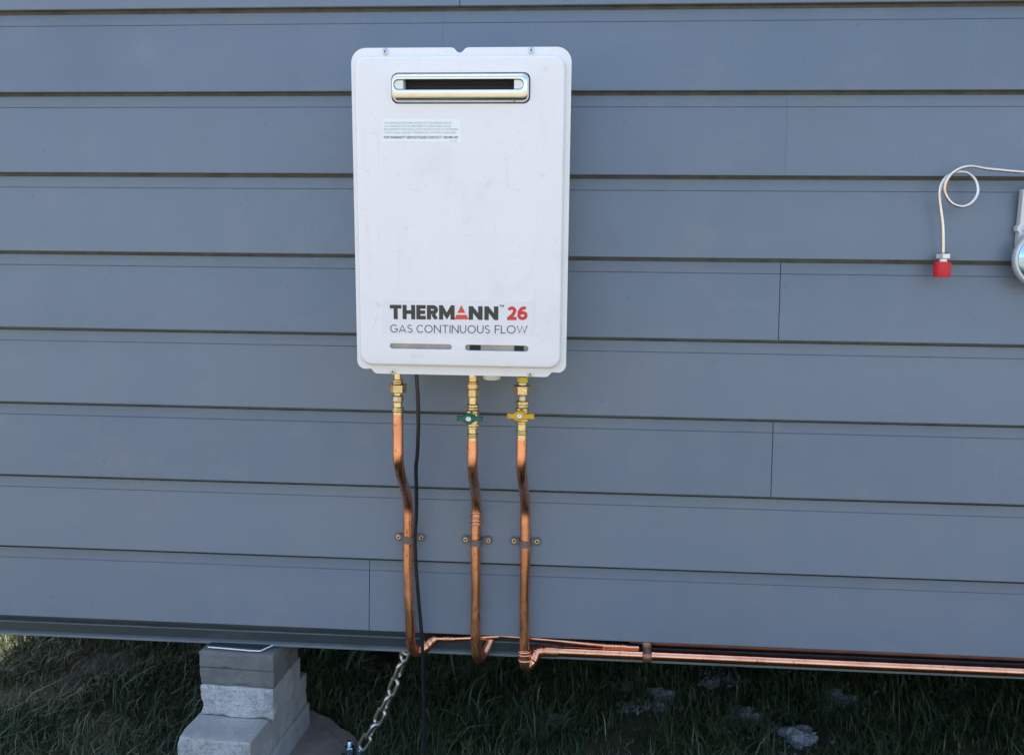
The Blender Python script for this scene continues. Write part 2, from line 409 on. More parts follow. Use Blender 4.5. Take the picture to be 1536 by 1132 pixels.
# ------------------------------------------------------------------ cabin
HX0, HX1, HD = -1.62, 3.6, 3.2       # left end, right end, depth
WB = .349                             # bottom edge of the lowest board
CV = .15                              # cover of each board
cabin = thing('cabin', ((HX0+HX1)/2, 0, .29), 'blue grey weatherboard cabin wall raised on a dark steel beam and blocks', 'cabin')
def board(x0, x1, k, zt=None):
    """one weatherboard, lapped: bottom edge z, face leans in towards the top, scored line near the lap"""
    z = WB+CV*k
    g = .122; Q = .0125
    prof = [(.0185, z+.0005), (.0012, z), (.0, z+.0012)]           # underside, front arris
    prof += [(Q*(g/.15), z+g), (Q*(g/.15)+.0013, z+g+.0008), (Q*(g/.15)+.0002, z+g+.0018)]
    prof += [(Q-.0004, z+.1436), (.0172, z+.1440), (.0172, z+.172), (.0185, z+.172)]  # rebate under the next board, added to deepen the shadow band
    bm = bmesh.new(); n = max(2, int((x1-x0)/.25))
    rows = []
    for i in range(n+1):
        x = x0+(x1-x0)*i/n
        wv = .0006*noise.noise(V((x*1.7, k*3.1, 0))); wz = .0007*noise.noise(V((x*.9, k*1.7, 5)))
        rows.append([bm.verts.new((x, y+wv, zz+wz)) for y, zz in prof])
    m_ = len(prof)
    for a, b in zip(rows, rows[1:]):
        for j in range(m_):
            f = bm.faces.new((a[j], a[(j+1) % m_], b[(j+1) % m_], b[j]))
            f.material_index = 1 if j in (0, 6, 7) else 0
    bm.faces.new(rows[0]); bm.faces.new(rows[-1])
    o = fin('weatherboard', bm, WALL, cabin, smooth=False); o.data.materials.append(LAPSHADE)
    return o
JX = {0: [-.4102, 2.39], 1: [1.62], 2: [.3698], 3: [1.55], 4: [.3690], 5: [1.9], 6: [.3665], 7: [-.2613, 2.6]}
NB = 16
for k in range(NB):
    js = JX.get(k, [[-.23, 2.2], [.97], [2.1], [-.9, 1.6]][k % 4]) 
    xs_ = [HX0]+js+[HX1]; jg = .00012 if k in (6, 7) else .0007
    for a, b in zip(xs_, xs_[1:]):
        board(a+(jg if a != HX0 else 0), b-(jg if b != HX1 else 0), k)
    for j in js:
        bm = bmesh.new(); box(bm, j-.0045, j+.0045, .0158, .0183, WB+CV*k+.002, WB+CV*k+.146)
        fin('joint_backing', bm, SEAL, cabin, smooth=False)
ZT = WB+CV*NB+.02
bm = bmesh.new(); box(bm, HX0+.002, HX1-.002, .0188, .10, WB+.004, ZT); fin('stud_wall', bm, TIMBER, cabin, False)
def lap_wall(p0, p1, name):
    bm = bmesh.new(); p0 = V(p0); p1 = V(p1); nrm = (p1-p0).normalized().cross(V((0, 0, 1)))
    pr = []
    for k in range(NB): pr += [(.0, WB+CV*k), (-.010, WB+CV*(k+1)-.0005)]
    A = [bm.verts.new(p0+nrm*o_+V((0, 0, z))) for o_, z in pr]; B = [bm.verts.new(p1+nrm*o_+V((0, 0, z))) for o_, z in pr]
    for i in range(len(pr)-1): bm.faces.new((A[i], B[i], B[i+1], A[i+1]))
    fin(name, bm, WALL, cabin, False)
lap_wall((HX0, HD, 0), (HX0, .0, 0), 'end_wall'); lap_wall((HX1, 0, 0), (HX1, HD, 0), 'end_wall'); lap_wall((HX1, HD, 0), (HX0, HD, 0), 'rear_wall')
bm = bmesh.new(); box(bm, HX0-.008, HX0+.035, -.012, -.0015, WB-.002, ZT, .002); fin('corner_stop', bm, WALL, cabin)
bm = bmesh.new(); box(bm, HX0-.12, HX1+.12, -.12, HD+.12, ZT, ZT+.09, .01); fin('roof', bm, CHASSIS, cabin)
bm = bmesh.new(); box(bm, HX0+.02, HX1-.02, .085, HD-.05, .385, .405); fin('floor_sheet', bm, TIMBER, cabin, False)
for i in range(8):
    bm = bmesh.new(); x = HX0+.3+i*.62; box(bm, x-.022, x+.022, .09, HD-.06, .305, .384); fin('floor_joist', bm, CHASSIS, cabin, False)
# long steel channel under the boards
bm = bmesh.new()
prof = [(.075, .3485), (.050, .3485), (.050, .3215), (.040, .3205), (.0385, .3185), (.0385, .3000), (.0330, .2982), (.0315, .2970), (.0315, .2928), (.075, .2928)]
A = [bm.verts.new((HX0+.395, y, z)) for y, z in prof]; B = [bm.verts.new((HX1-.02, y, z)) for y, z in prof]
A = A
for i in range(len(prof)):
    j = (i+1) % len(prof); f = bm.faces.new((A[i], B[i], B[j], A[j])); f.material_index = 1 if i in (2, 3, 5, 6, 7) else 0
bm.faces.new(A); bm.faces.new(B)
o = fin('steel_beam', bm, CHASSIS, cabin, False); o.data.materials.append(LITEDGE)
bm = bmesh.new(); box(bm, HX0+.01, HX0+.385, .05, .075, .30, .3475, .002); fin('steel_beam', bm, CHASSIS, cabin, False)
bm = bmesh.new(); box(bm, HX0+.02, HX1-.02, HD-.09, HD-.04, .2965, .384, .002); fin('steel_beam', bm, CHASSIS, cabin, False)

# ------------------------------------------------------------------ block pier
pier = thing('support_pier', (-.69, .05, 0), 'stack of grey concrete blocks and dark pavers holding up the steel beam', 'block pier')
def block(name, x0, x1, y0, y1, z0, z1, mat, face=None, skew=.0, seed=0, amp=.0016, label=None):
    bm = bmesh.new(); r = bmesh.ops.create_grid(bm, x_segments=1, y_segments=1, size=1); bm.clear()
    box(bm, x0, x1, y0, y1, z0, z1, .003)
    bmesh.ops.subdivide_edges(bm, edges=[e for e in bm.edges if e.calc_length() > .02], cuts=22, use_grid_fill=True)
    c = V(((x0+x1)/2, (y0+y1)/2, 0))
    for v in bm.verts:
        p = v.co.copy(); q = p*28+V((seed*7, 0, 0)); d = noise.noise_vector(q)*amp+noise.noise_vector(p*90)*amp*.45
        if face and abs(p.y-y0) < .006: d *= 1.5
        ex = [min(abs(p.x-x0), abs(p.x-x1)), min(abs(p.y-y0), abs(p.y-y1)), min(abs(p.z-z0), abs(p.z-z1))]
        ex.sort()
        if ex[1] < .0075:                                        # knocked arrises
            ch = max(0, noise.noise(p*38+V((seed*3, 5, 1)))-.05)*.014*(1-ex[1]/.0075)
            d += (c+V((0, 0, (z0+z1)/2))-p).normalized()*ch*(1 if mat is not PAVE else .5)
        v.co = c+Matrix.Rotation(skew, 3, 'Z') @ (p+d-c)
    for f in bm.faces:
        f.material_index = 1 if (face and f.normal.y < -.7) else 0
    o = fin(name, bm, mat, pier)
    for f in o.data.polygons: pass
    if face: o.data.materials.append(face)
    if label: o['label'] = label
    return o
sk = -.055
block('paver', -.764, -.604, .0, .138, .2535, .2885, PAVE, None, sk, 1, .0004)
block('paver', -.765, -.605, .002, .140, .2165, .2525, PAVE, None, sk, 2, .0004)
block('concrete_block', -.7635, -.606, .001, .155, .148, .2155, CONC, CONCR, sk, 3, .0007, label='upper pale block with rough pitted face')
block('concrete_block', -.772, -.618, -.086, .222, .072, .147, CONC, CONCR, sk, 4, .0007)
block('concrete_block', -.775, -.614, -.080, .228, -.004, .071, CONC, CONCR, sk, 5, .0007, label='lowest block, half sunk in the soil')
bm = bmesh.new(); P_ = [(-.752, .016), (-.640, .008), (-.610, .055), (-.752, .07)]
lo = [bm.verts.new((x, y, .2905)) for x, y in P_]; hi = [bm.verts.new((x, y, .2958)) for x, y in P_]
bm.faces.new(lo[::-1]); bm.faces.new(hi)
for i in range(4): bm.faces.new((lo[i], lo[(i+1) % 4], hi[(i+1) % 4], hi[i]))
pk = fin('packing_sheet', bm, CHASSIS, pier, False)
bm = bmesh.new(); tube(bm, [V((-.752, .0145, .2925)), V((-.70, .011, .2922)), V((-.66, .008, .2918)), V((-.639, .007, .2924)), V((-.622, .032, .294)), V((-.612, .050, .2955))], .0015, 8); fin('white_edge', bm, PLASTIC, pk)
# footing slab with irregular edge
bm = bmesh.new(); N = 48; top = []; bot = []
for i in range(N):
    a = 2*pi*i/N; r_ = 1+.07*noise.noise(V((cos(a)*1.6, sin(a)*1.6, 2)))+.03*noise.noise(V((cos(a)*6, sin(a)*6, 2)))
    x, y = -.645+cos(a)*.195*r_, .0+sin(a)*.28*r_
    top.append(bm.verts.new((x, y, .016+.003*noise.noise(V((x*20, y*20, 0)))))); bot.append(bm.verts.new((-.63+(x+.63)*1.04, .02+(y-.02)*1.04, -.03)))
bm.faces.new(top)
for i in range(N): bm.faces.new((top[i], bot[i], bot[(i+1) % N], top[(i+1) % N]))
tag(fin('footing_slab', bm, FOOT, origin=(-.63, .02, 0)), 'brown grey concrete footing slab in the ground under the block stack', 'footing')

# ------------------------------------------------------------------ chain and ground anchor
c0, c1 = V((-.341, .046, .2965)), V((-.452, .075, .045))
chain = thing('chain', c1, 'galvanised steel chain slanting from the steel beam to the ground anchor', 'chain')
def link_mesh(L=.046, W=.027, r=.0042):
    bm = bmesh.new(); pts = []
    R_ = W/2-r; h = L/2-R_-r
    for k in range(13): a = pi*k/12; pts.append(V((cos(a)*R_, 0, h+sin(a)*R_)))
    for k in range(13): a = pi+pi*k/12; pts.append(V((cos(a)*R_, 0, -h+sin(a)*R_)))
    tube(bm, pts, r, 10, closed=True)
    me = bpy.data.meshes.new('link'); bmesh.ops.recalc_face_normals(bm, faces=bm.faces)
    bm.to_mesh(me); bm.free(); me.materials.append(CHAIN)
    for p in me.polygons: p.use_smooth = True
    return me
lm = link_mesh(); dv = c1-c0; pitch = .046-2*.0042; nl_ = round(dv.length/pitch)
for i in range(nl_):
    t = (i+.3)/nl_; p = c0+dv*t+V((.005*sin(pi*t), 0, -.012*sin(pi*t)))
    dloc = (dv+V((.005*cos(pi*t)*pi, 0, -.012*cos(pi*t)*pi))).normalized()
    o = bpy.data.objects.new('link', lm); COL.objects.link(o); o.parent = chain; o.location = p-chain.location
    q = dloc.to_track_quat('Z', 'Y') @ Matrix.Rotation((pi/2 if i % 2 == 0 else 0)+.35+random.uniform(-.15, .15), 4, 'Z').to_quaternion()
    o.rotation_mode = 'QUATERNION'; o.rotation_quaternion = q
bm = bmesh.new(); tube(bm, [V((c0.x-.012, .046, .300)), V((c0.x-.012, .046, .288)), V((c0.x-.004, .046, .281)), V((c0.x+.006, .046, .284)), V((c0.x+.010, .046, .300))], .004, 10)
fin('beam_eye', bm, CHAIN, chain)
an = GZ(529, 1119, .045); an = V((-.478, an.y, .016))
anc = thing('ground_anchor', an, 'blue zinc plated anchor bolt beside the lower end of the chain', 'anchor bolt')
bm = bmesh.new(); lathe(bm, an+V((0, 0, -.002)), [(0, .006), (.042, .006), (.044, .0045)], seg=16); fin('stud', bm, ZINC, anc)
bm = bmesh.new(); lathe(bm, an+V((0, 0, .016)), [(0, .0115), (.001, .0125), (.012, .0125), (.0135, .0108)], seg=6, rot=.3); fin('nut', bm, ZINC, anc, False)
bm = bmesh.new(); box(bm, an.x-.02, an.x+.035, an.y-.016, an.y+.016, .0175, .0235, .001); lathe(bm, an+V((.026, 0, .006)), [(0, .009), (.018, .009), (.02, .007)], seg=16); fin('plate', bm, ZINC, anc)

# ------------------------------------------------------------------ water heater
HR = V((-.2017, 0, .896)); LEAN = rad(2.0)
RX = Matrix.Rotation(LEAN, 3, 'X'); RXi = RX.transposed()
def HL(x, y, D=.2):            # heater-local x, z of a photo position on its front
    o = RXi @ (CAM-HR); v = RXi @ pray(x, y); t = (-D-o.y)/v.y; p = o+v*t; return p.x, p.z
heater = thing('gas_water_heater', (0, 0, 0), 'white wall mounted gas water heater with a steel exhaust slot and red and black lettering', 'water heater')
def hfin(name, bm, mat, parent=heater, smooth=True):
    bmesh.ops.recalc_face_normals(bm, faces=bm.faces)
    me = bpy.data.meshes.new(name); bm.to_mesh(me); bm.free()
    if smooth:
        for p in me.polygons: p.use_smooth = True
        me.set_sharp_from_angle(angle=rad(35))
    return link(name, me, mat, parent)
x0, x1 = -.1785, .1800
zt = HL(690, 69)[1]; zb = HL(690, 564.5)[1]
HW = x1-x0; HC = (x0+x1)/2
# flange outline
zc = HL(690, 556)[1]
def arc(cx, cz, r, a0, a1, n=8): return [(cx+cos(rad(a0+(a1-a0)*k/n))*r, cz+sin(rad(a0+(a1-a0)*k/n))*r) for k in range(n+1)]
r = .024
out = arc(x1-r, zt-r, r, 0, 90)
nx = HL(688, 72)[0]
out += [(nx+.014, zt), (nx+.009, zt-.0015), (nx+.004, zt-.0070), (nx, zt-.0082), (nx-.004, zt-.0070), (nx-.009, zt-.0015), (nx-.014, zt)]
out += arc(x0+r, zt-r, r, 90, 180)
out += arc(x0+.014, zc+.012, .014, 180, 262, 5)+[(x0+.024, zc-.0015), (x0+.030, zb+.0015), (x0+.034, zb)]
out += [(x1-.034, zb), (x1-.030, zb+.0015), (x1-.024, zc-.0015)]+arc(x1-.014, zc+.012, .014, 278, 360, 5)
DF, DP = -.187, -.200
bm = bmesh.new()
fo = [bm.verts.new((x, DF, z)) for x, z in out]; fo2 = [bm.verts.new((x, DF+.0016, z)) for x, z in out]
lip = [bm.verts.new((HC+(x-HC)*.985, DF+.012, (zt+zb)/2+(z-(zt+zb)/2)*.99)) for x, z in out]
for A_, B_ in ((fo, fo2), (fo2, lip)):
    for k in range(len(out)):
        j = (k+1) % len(out); bm.faces.new((A_[k], A_[j], B_[j], B_[k]))
pxa, pz1 = HL(690, 82.5); pz0 = HL(690, 551)[1]
pl, pr = x0+.0075, x1-.0085
pc, pw, pz, ph = (pl+pr)/2, pr-pl, (pz1+pz0)/2, pz1-pz0
steps = [(0, 0), (.0004, -.003), (.0006, -.008), (.0016, -.0108), (.0034, -.0126), (.0058, -.013)]
RR = ring_stack(bm, [(rrect(pc, pz, pw-2*i, ph-2*i, .020-i*.6, 8), DF+d) for i, d in steps])
sheet_holes(bm, fo, [RR[0]])
# holes in the panel
lx0, lz1 = HL(586.5, 109); lx1, lz0 = HL(795.5, 156)
lc, lw, lzc, lh = (lx0+lx1)/2, lx1-lx0, (lz0+lz1)/2, lz1-lz0
def hole(cx, cz, w_, h_, r_, dep, n=8):
    R_ = ring_stack(bm, [(rrect(cx, cz, w_, h_, r_, n), DP), (rrect(cx, cz, w_-.001, h_-.001, r_-.0005, n), DP+.0006), (rrect(cx, cz, w_-.001, h_-.001, r_-.0005, n), DP+dep)]); return R_[0]
hs = [hole(lc, lzc, lw, lh, .011, .006)]
sl = []
for (a, b, c, d) in ((584, 678, 514.5, 525), (697, 793, 516.5, 528)):
    xa, za = HL(a, c); xb, zb_ = HL(b, d); sl.append(((xa+xb)/2, (za+zb_)/2, xb-xa, za-zb_)); hs.append(hole((xa+xb)/2, (za+zb_)/2, xb-xa, za-zb_, (za-zb_)/2*.98, .009))
sheet_holes(bm, RR[-1], hs)
hfin('front_cover', bm, ENAMEL)
# pressed ridges in the cover
for s, path in ((1, [(811, 168), (807, 195), (805, 300), (802, 470), (806, 492)]), (-1, [(553, 160), (562, 178), (566, 200), (566, 300), (566, 440), (563, 478), (557, 495)])):
    bm = bmesh.new(); pts = [V((HL(a, b)[0], DP+.0011, HL(a, b)[1])) for a, b in path]
    tube(bm, spline(pts, 6), [.0016]*(len(spline(pts, 6))), 12); hfin('pressed_ridge', bm, ENAMEL)
# body behind
bm = bmesh.new(); box(bm, x0+.014, x1-.015, -.175, -.012, .034, zt-.014, .006); box(bm, x0+.036, x1-.036, -.174, -.013, .012, .040); hfin('body', bm, ENAMEL)
bm = bmesh.new(); box(bm, x0+.06, x1-.06, -.0115, -.001, .04, .09, .001); hfin('mounting_bracket', bm, GALV)
bm = bmesh.new(); box(bm, x0+.06, x1-.06, -.0115, .0175, zt-.06, zt-.02, .001); hfin('mounting_bracket', bm, GALV)
bm = bmesh.new(); box(bm, x0+.045, x1-.045, -.170, -.02, .0075, .0115, .001); hfin('base_plate', bm, GALV)
# louvre: bulging stainless surround with a long slot
a_, b_ = HL(592, 121), HL(786, 135.5)
sc, sw, sz, sh = (a_[0]+b_[0])/2, b_[0]-a_[0], (a_[1]+b_[1])/2, a_[1]-b_[1]
bm = bmesh.new(); LP = []
def lerp_loop(t, y, grow=0):
    A_ = rrect(lc, lzc, lw-.0035+grow, lh-.0035+grow, .0105, 10); B_ = rrect(sc, sz, sw, sh, sh/2*.97, 10)
    return ([(p[0]*(1-t)+q[0]*t, p[1]*(1-t)+q[1]*t) for p, q in zip(A_, B_)], y)
for t, d in ((0, .0045), (0, .001), (.06, -.0030), (.16, -.0062), (.30, -.0088), (.48, -.0104), (.68, -.0112), (.88, -.0114), (.97, -.0110), (1, -.0098), (1, .010)):
    LP.append(lerp_loop(t, DP+d))
ring_stack(bm, LP); louv = hfin('louvre_surround', bm, STEEL)
bm = bmesh.new(); box(bm, lc-lw/2+.003, lc+lw/2-.003, DP+.0135, DP+.015, lzc-lh/2+.002, lzc+lh/2-.002)
for k in range(3):
    z_ = sz-sh*.18+k*sh*.2
for k, z_ in enumerate((sz-sh*.22, sz+sh*.2)): box(bm, sc-sw/2+.02, sc+sw/2-.02, DP+.009, DP+.0134, z_-.0006, z_+.0006)
hfin('louvre_cavity', bm, BLACK)
for s in (-1, 1):
    bm = bmesh.new(); rr_ = sh/2*.90; cx = sc+s*(sw/2-rr_*1.05)
    pts = [(cx+s*cos(rad(t))*rr_, sz+sin(rad(t))*rr_) for t in range(-90, 91, 15)]+[(cx-s*rr_*1.15, sz+rr_), (cx-s*rr_*1.15, sz-rr_)]
    ring_stack(bm, [(pts, DP+.0134), (pts, DP-.0078), ([(cx+(a-cx)*.9, sz+(b-sz)*.9) for a, b in pts], DP-.0088)], True); hfin('slot_end_cap', bm, PLASTIC)
for a, b in ((602, 151.5), (772, 152.5)):
    X, Z = HL(a, b); bm = bmesh.new(); lathe(bm, (X, DP-.0025, Z), [(0, .0012), (-.0024+.0, .0012)], axis=V((0, 1, 0)), seg=10); hfin('drain_hole', bm, BLACK)
# plates behind intake slots
for i, (cx, cz, ww, hh) in enumerate(sl):
    bm = bmesh.new(); box(bm, cx-ww/2-.004, cx+ww/2+.004, DP+.0095, DP+.011, cz-hh/2-.004, cz+hh/2+.004); hfin('slot_plate', bm, PLATE)
cx, cz, ww, hh = sl[1]
for (f0, f1) in ((-.43, -.26), (.27, .42)):
    bm = bmesh.new(); box(bm, cx+ww*f0, cx+ww*f1, DP+.0075, DP+.0094, cz-hh/2-.002, cz+hh/2-.001); hfin('slot_baffle', bm, BLACK)
# screws
for a, b in ((578, 78), (797, 76.5), (589.5, 556.5), (795, 560)):
    X, Z = HL(a, b, .187); bm = bmesh.new()
    lathe(bm, (X, DF, Z), [(0, .0060), (-.0007, .0059), (-.0009, .0047), (-.0020, .0046), (-.0030, .0038), (-.0034, .0020), (-.0034, .0)], axis=V((0, 1, 0)), seg=20)
    o = hfin('screw', bm, SCREW)
    bm = bmesh.new(); 
    for an_ in (.5, .5+pi/2):
        q = Matrix.Rotation(an_, 3, 'Y'); vs = box(bm, -.0022, .0022, -.0038, -.0033, -.0006, .0006)
        for v in vs: v.co = q @ v.co+V((X, DF, Z))
    hfin('screw_slot', bm, BLACK, o, False)
# plug under the base
X, Z = HL(738, 568, .12)
bm = bmesh.new(); lathe(bm, (X, -.12, .008), [(0, .0155), (-.0165, .0155), (-.018, .0145)], seg=28); hfin('drain_plug', bm, PLASTIC)

# lettering ---------------------------------------------------------------
def ribbon(bm, pts, w_, closed=False, depth=0.0):
    P = [V((p[0], 0, p[1])) for p in pts]; n = len(P); L = []; R_ = []
    for i in range(n):
        a = P[i-1] if (i > 0 or closed) else None; b = P[(i+1) % n] if (i < n-1 or closed) else None
        d1 = (P[i]-a).normalized() if a is not None else None; d2 = (b-P[i]).normalized() if b is not None else None
        if d1 is None: d1 = d2
        if d2 is None: d2 = d1
        n1 = V((-d1.z, 0, d1.x)); n2 = V((-d2.z, 0, d2.x)); mm = (n1+n2)
        mm = mm.normalized() if mm.length > 1e-4 else n1
        sc_ = min(1/max(.35, mm.dot(n1)), 2.2)
        L.append(bm.verts.new(P[i]+mm*w_/2*sc_+V((0, depth, 0)))); R_.append(bm.verts.new(P[i]-mm*w_/2*sc_+V((0, depth, 0))))
    for i in range(n if closed else n-1):
        j = (i+1) % n; bm.faces.new((L[i], L[j], R_[j], R_[i]))
def ell(cx, cz, rx, rz, a0, a1, n=18): return [(cx+cos(rad(a0+(a1-a0)*k/n))*rx, cz+sin(rad(a0+(a1-a0)*k/n))*rz) for k in range(n+1)]
def glyph(ch, w_):
    """strokes in a box of height 1: (width, [polylines]) with stroke weight w_"""
    h = w_/2
    T = {
     'T': (.74, [[(0, 1-h), (.74, 1-h)], [(.37, 1-w_), (.37, 0)]]),
     'H': (.80, [[(h, 0), (h, 1)], [(.8-h, 0), (.8-h, 1)], [(w_, .5), (.8-w_, .5)]]),
     'E': (.60, [[(h, 0), (h, 1)], [(w_, 1-h), (.6, 1-h)], [(w_, .5), (.56, .5)], [(w_, h), (.6, h)]]),
     'R': (.70, [[(h, 0), (h, 1)], [(w_, 1-h), (.40, 1-h)]+ell(.40, .68, .30-h, .32-h, 90, -90, 12)+[(w_, .36+h)], [(.40, .36), (.70-h*.9, 0)]]),
     'M': (.98, [[(h, 0), (h, 1)], [(.98-h, 0), (.98-h, 1)], [(h, 1-h*.6), (.49, .22), (.98-h, 1-h*.6)]]),
     'N': (.82, [[(h, 0), (h, 1)], [(.82-h, 0), (.82-h, 1)], [(h, 1-h*.5), (.82-h, h*.5)]]),
     'G': (.86, [ell(.46, .5, .46-h, .5-h, 42, 345, 26)+[(.86-h, .46), (.52, .46)]]),
     'A': (.86, [[(h*.6, 0), (.43, 1-h), (.86-h*.6, 0)], [(.16, .27), (.70, .27)]]),
     'S': (.62, [ell(.31, .735, .29-h, .265-h, 35, 200, 12)+[(.12, .60), (.30, .515), (.47, .43)]+ell(.31, .265, .30-h, .265-h, 20, -145, 12)]),
     'C': (.80, [ell(.46, .5, .46-h, .5-h, 45, 315, 26)]),
     'O': (.98, [ell(.49, .5, .49-h, .5-h, 0, 360, 36)]),
     'I': (w_, [[(h, 0), (h, 1)]]),
     'U': (.76, [[(h, 1), (h, .38)]+ell(.38, .38, .38-h, .38-h, 180, 360, 16)+[(.76-h, 1)]]),
     'F': (.56, [[(h, 0), (h, 1)], [(w_, 1-h), (.56, 1-h)], [(w_, .5), (.52, .5)]]),
     'L': (.54, [[(h, 1), (h, h), (.54, h)]]),
     'W': (1.18, [[(h*.5, 1), (.32, h), (.59, 1-h*.5), (.86, h), (1.18-h*.5, 1)]]),
     '2': (.70, [ell(.35, .68, .33-h, .32-h, 165, -25, 14)+[(.42, .38), (h*1.1, h+.02)], [(0, h), (.70, h)]]),
     '6': (.76, [ell(.38, .33, .38-h, .33-h, 0, 360, 26), [(h*1.05, .36), (.10+h*.4, .62)]+ell(.47, .50, .38-h*.6, .5-h, 155, 62, 10)]),
    }
    return T[ch]
def word(text, w_, gap, space=.45):
    x = 0; out_ = []
    for ch in text:
        if ch == ' ': x += space; continue
        wd, st = glyph(ch, w_); out_.append((x, st)); x += wd+gap
    return x-gap, out_
def lay(text, pa, pb, pc_, w_, gap, depth, bm, space=.45):
    """set a word between photo points pa (lower left), pb (lower right), pc_ (upper left)"""
    A_ = V((HL(*pa)[0], 0, HL(*pa)[1])); B_ = V((HL(*pb)[0], 0, HL(*pb)[1])); C_ = V((HL(*pc_)[0], 0, HL(*pc_)[1]))
    tot, gl = word(text, w_, gap, space); ux = (B_-A_)/tot; uz = V((0, 0, (C_-A_).z)); dd = 0
    for gx, st in gl:
        g1 = max(p[0] for s in st for p in s)+w_/2 if len(st) else 0
        for s in st:
            b2 = bmesh.new(); ribbon(b2, [(gx+p[0], p[1]) for p in s], w_); dd += 1
            for v in b2.verts: v.co.x = min(max(v.co.x, gx), gx+g1); v.co.z = min(max(v.co.z, 0), 1)
            mp = {}
            for v in b2.verts: mp[v] = bm.verts.new(A_+ux*v.co.x+uz*v.co.z+V((0, depth-.00002*(dd % 5), 0)))
            for f in b2.faces: bm.faces.new([mp[v] for v in f.verts])
            b2.free()
D1 = DP-.0003
def quad(name, pts, mat, y, parent, th=.0002):
    bm = bmesh.new(); P = [HL(*p) for p in pts]; ring_stack(bm, [(P, DP-.00002), (P, y)], True); return hfin(name, bm, mat, parent, False)
bs = quad('brand_sticker', [(574, 449), (801, 452), (800, 503), (574, 500)], FILM, D1, heater)
bm = bmesh.new(); lay('THERM', (585, 478.5), (682, 479.5), (585, 457), .26, .07, D1-.0002, bm); hfin('brand_lettering', bm, INK, bs, False); bm = bmesh.new(); lay('NN', (703, 479.5), (747.5, 480), (703, 459), .26, .10, D1-.0002, bm)
hfin('brand_lettering', bm, INK, bs, False)
bm = bmesh.new(); lay('GAS', (585.5, 498.5), (619, 499), (585.5, 486.5), .105, .14, D1-.0002, bm); lay('CONTINUOUS', (625, 499), (735, 500), (625, 487), .105, .155, D1-.0002, bm); lay('FLOW', (742, 500), (791, 500.3), (742, 487.8), .105, .12, D1-.0002, bm)
hfin('subtitle_lettering', bm, INK, bs, False)
bm = bmesh.new(); lay('26', (760.5, 480), (791.5, 480), (760.5, 459.5), .24, .05, D1-.0002, bm); hfin('number_lettering', bm, RED, bs, False)
bm = bmesh.new(); lay('TM', (749, 460.5), (756, 460.5), (749, 457), .22, .2, D1-.0002, bm); hfin('trademark_sign', bm, INK, bs, False)
bm = bmesh.new()
def poly(pts):
    bm.faces.new([bm.verts.new((HL(*p)[0], D1-.0002, HL(*p)[1])) for p in pts])
poly([(692, 457.5), (698.2, 469.3), (686, 469.3)]); poly([(684.8, 472), (699.6, 472), (703, 479), (681.4, 479)])
hfin('triangle_emblem', bm, ORANGE, bs, False)
# small instruction label
il = quad('instruction_label', [(573.5, 179), (690, 179.5), (691, 213.5), (574, 212)], LABEL, D1, heater)
LINES = [('THIS APPLIANCE DELIVERS WATER NOT EXCEEDING 50C IN', 576, 677, 184.5), ('ACCORDANCE WITH AS 3498. REFER TO AS/NZS 3500.4, LOCAL', 576, 677, 189.3),
         ('REQUIREMENTS AND INSTALLATION INSTRUCTIONS TO DETERMINE', 576, 687, 194.1), ('IF ADDITIONAL DELIVERY TEMPERATURE CONTROL IS REQUIRED', 576, 684, 199.0),
         ('FOR WARRANTY SERVICE PLEASE CONTACT 1300 800 695', 576, 687, 206.5), ('REV 0001', 676, 686, 211)]
for i, (tx, a, b, y_) in enumerate(LINES):
    cu = bpy.data.curves.new('text', 'FONT'); cu.body = tx; cu.size = 1; cu.resolution_u = 2
    if i == 4: cu.offset = .018
    tob = bpy.data.objects.new('text', cu); COL.objects.link(tob)
    bpy.context.view_layer.update()
    me = bpy.data.meshes.new_from_object(tob.evaluated_get(bpy.context.evaluated_depsgraph_get()))
    bpy.data.objects.remove(tob); bpy.data.curves.remove(cu)
    xs2 = [v.co.x for v in me.vertices]; mnx, mxx = min(xs2), max(xs2)
    A_ = HL(a, y_+1.6); B_ = HL(b, y_+1.6); hgt = .0033 if i < 4 else (.0042 if i == 4 else .0018)
    for v in me.vertices:
        u = (v.co.x-mnx)/(mxx-mnx); v.co = V((A_[0]+(B_[0]-A_[0])*u, D1-.0002, A_[1]+(B_[1]-A_[1])*u+v.co.y/.73*hgt))
    me.name = 'text_line'; me.materials.clear(); link('text_line', me, INKGREY if i != 4 else INK, il)
heater.location = HR; heater.rotation_euler = (LEAN, 0, 0)

# ------------------------------------------------------------------ pipes
def heatify(o, f):
    a = o.data.attributes.new('heat', 'FLOAT', 'POINT'); off = o.matrix_world.translation
    p = o.parent; L_ = o.location.copy()
    while p is not None: L_ += p.location; p = p.parent
    for i, v in enumerate(o.data.vertices): a.data[i].value = max(0, min(1, f(v.co+L_)))
def bell(x, c, s): return math.exp(-((x-c)/s)**2)
YU, YL = -.100, -.0145     # upper (under the heater) and lower (on the wall) depth of the risers
PR = .0098
def zpx(px, y, Y): return G(px, y, Y).z
def fitting(parent, xc, px, segs, name, mat=None, Y=YU):
    """segs: (crop y start, crop y end, crop width, sides, rot) -> one turned or hexagonal part"""
    bm = bmesh.new()
    for (a, b, w_, n_, rt) in segs:
        za, zb2 = zpx(px, 540+a/5.486, Y), zpx(px, 540+b/5.486, Y); R_ = w_*.217e-3/2; e = min(.0012, (za-zb2)*.3)
        lathe(bm, (xc, Y, zb2), [(0, R_-e), (e, R_), (za-zb2-e, R_), (za-zb2, R_-e)], seg=n_, rot=rt)
    return fin(name, bm, mat or BRASS, parent, smooth=True)
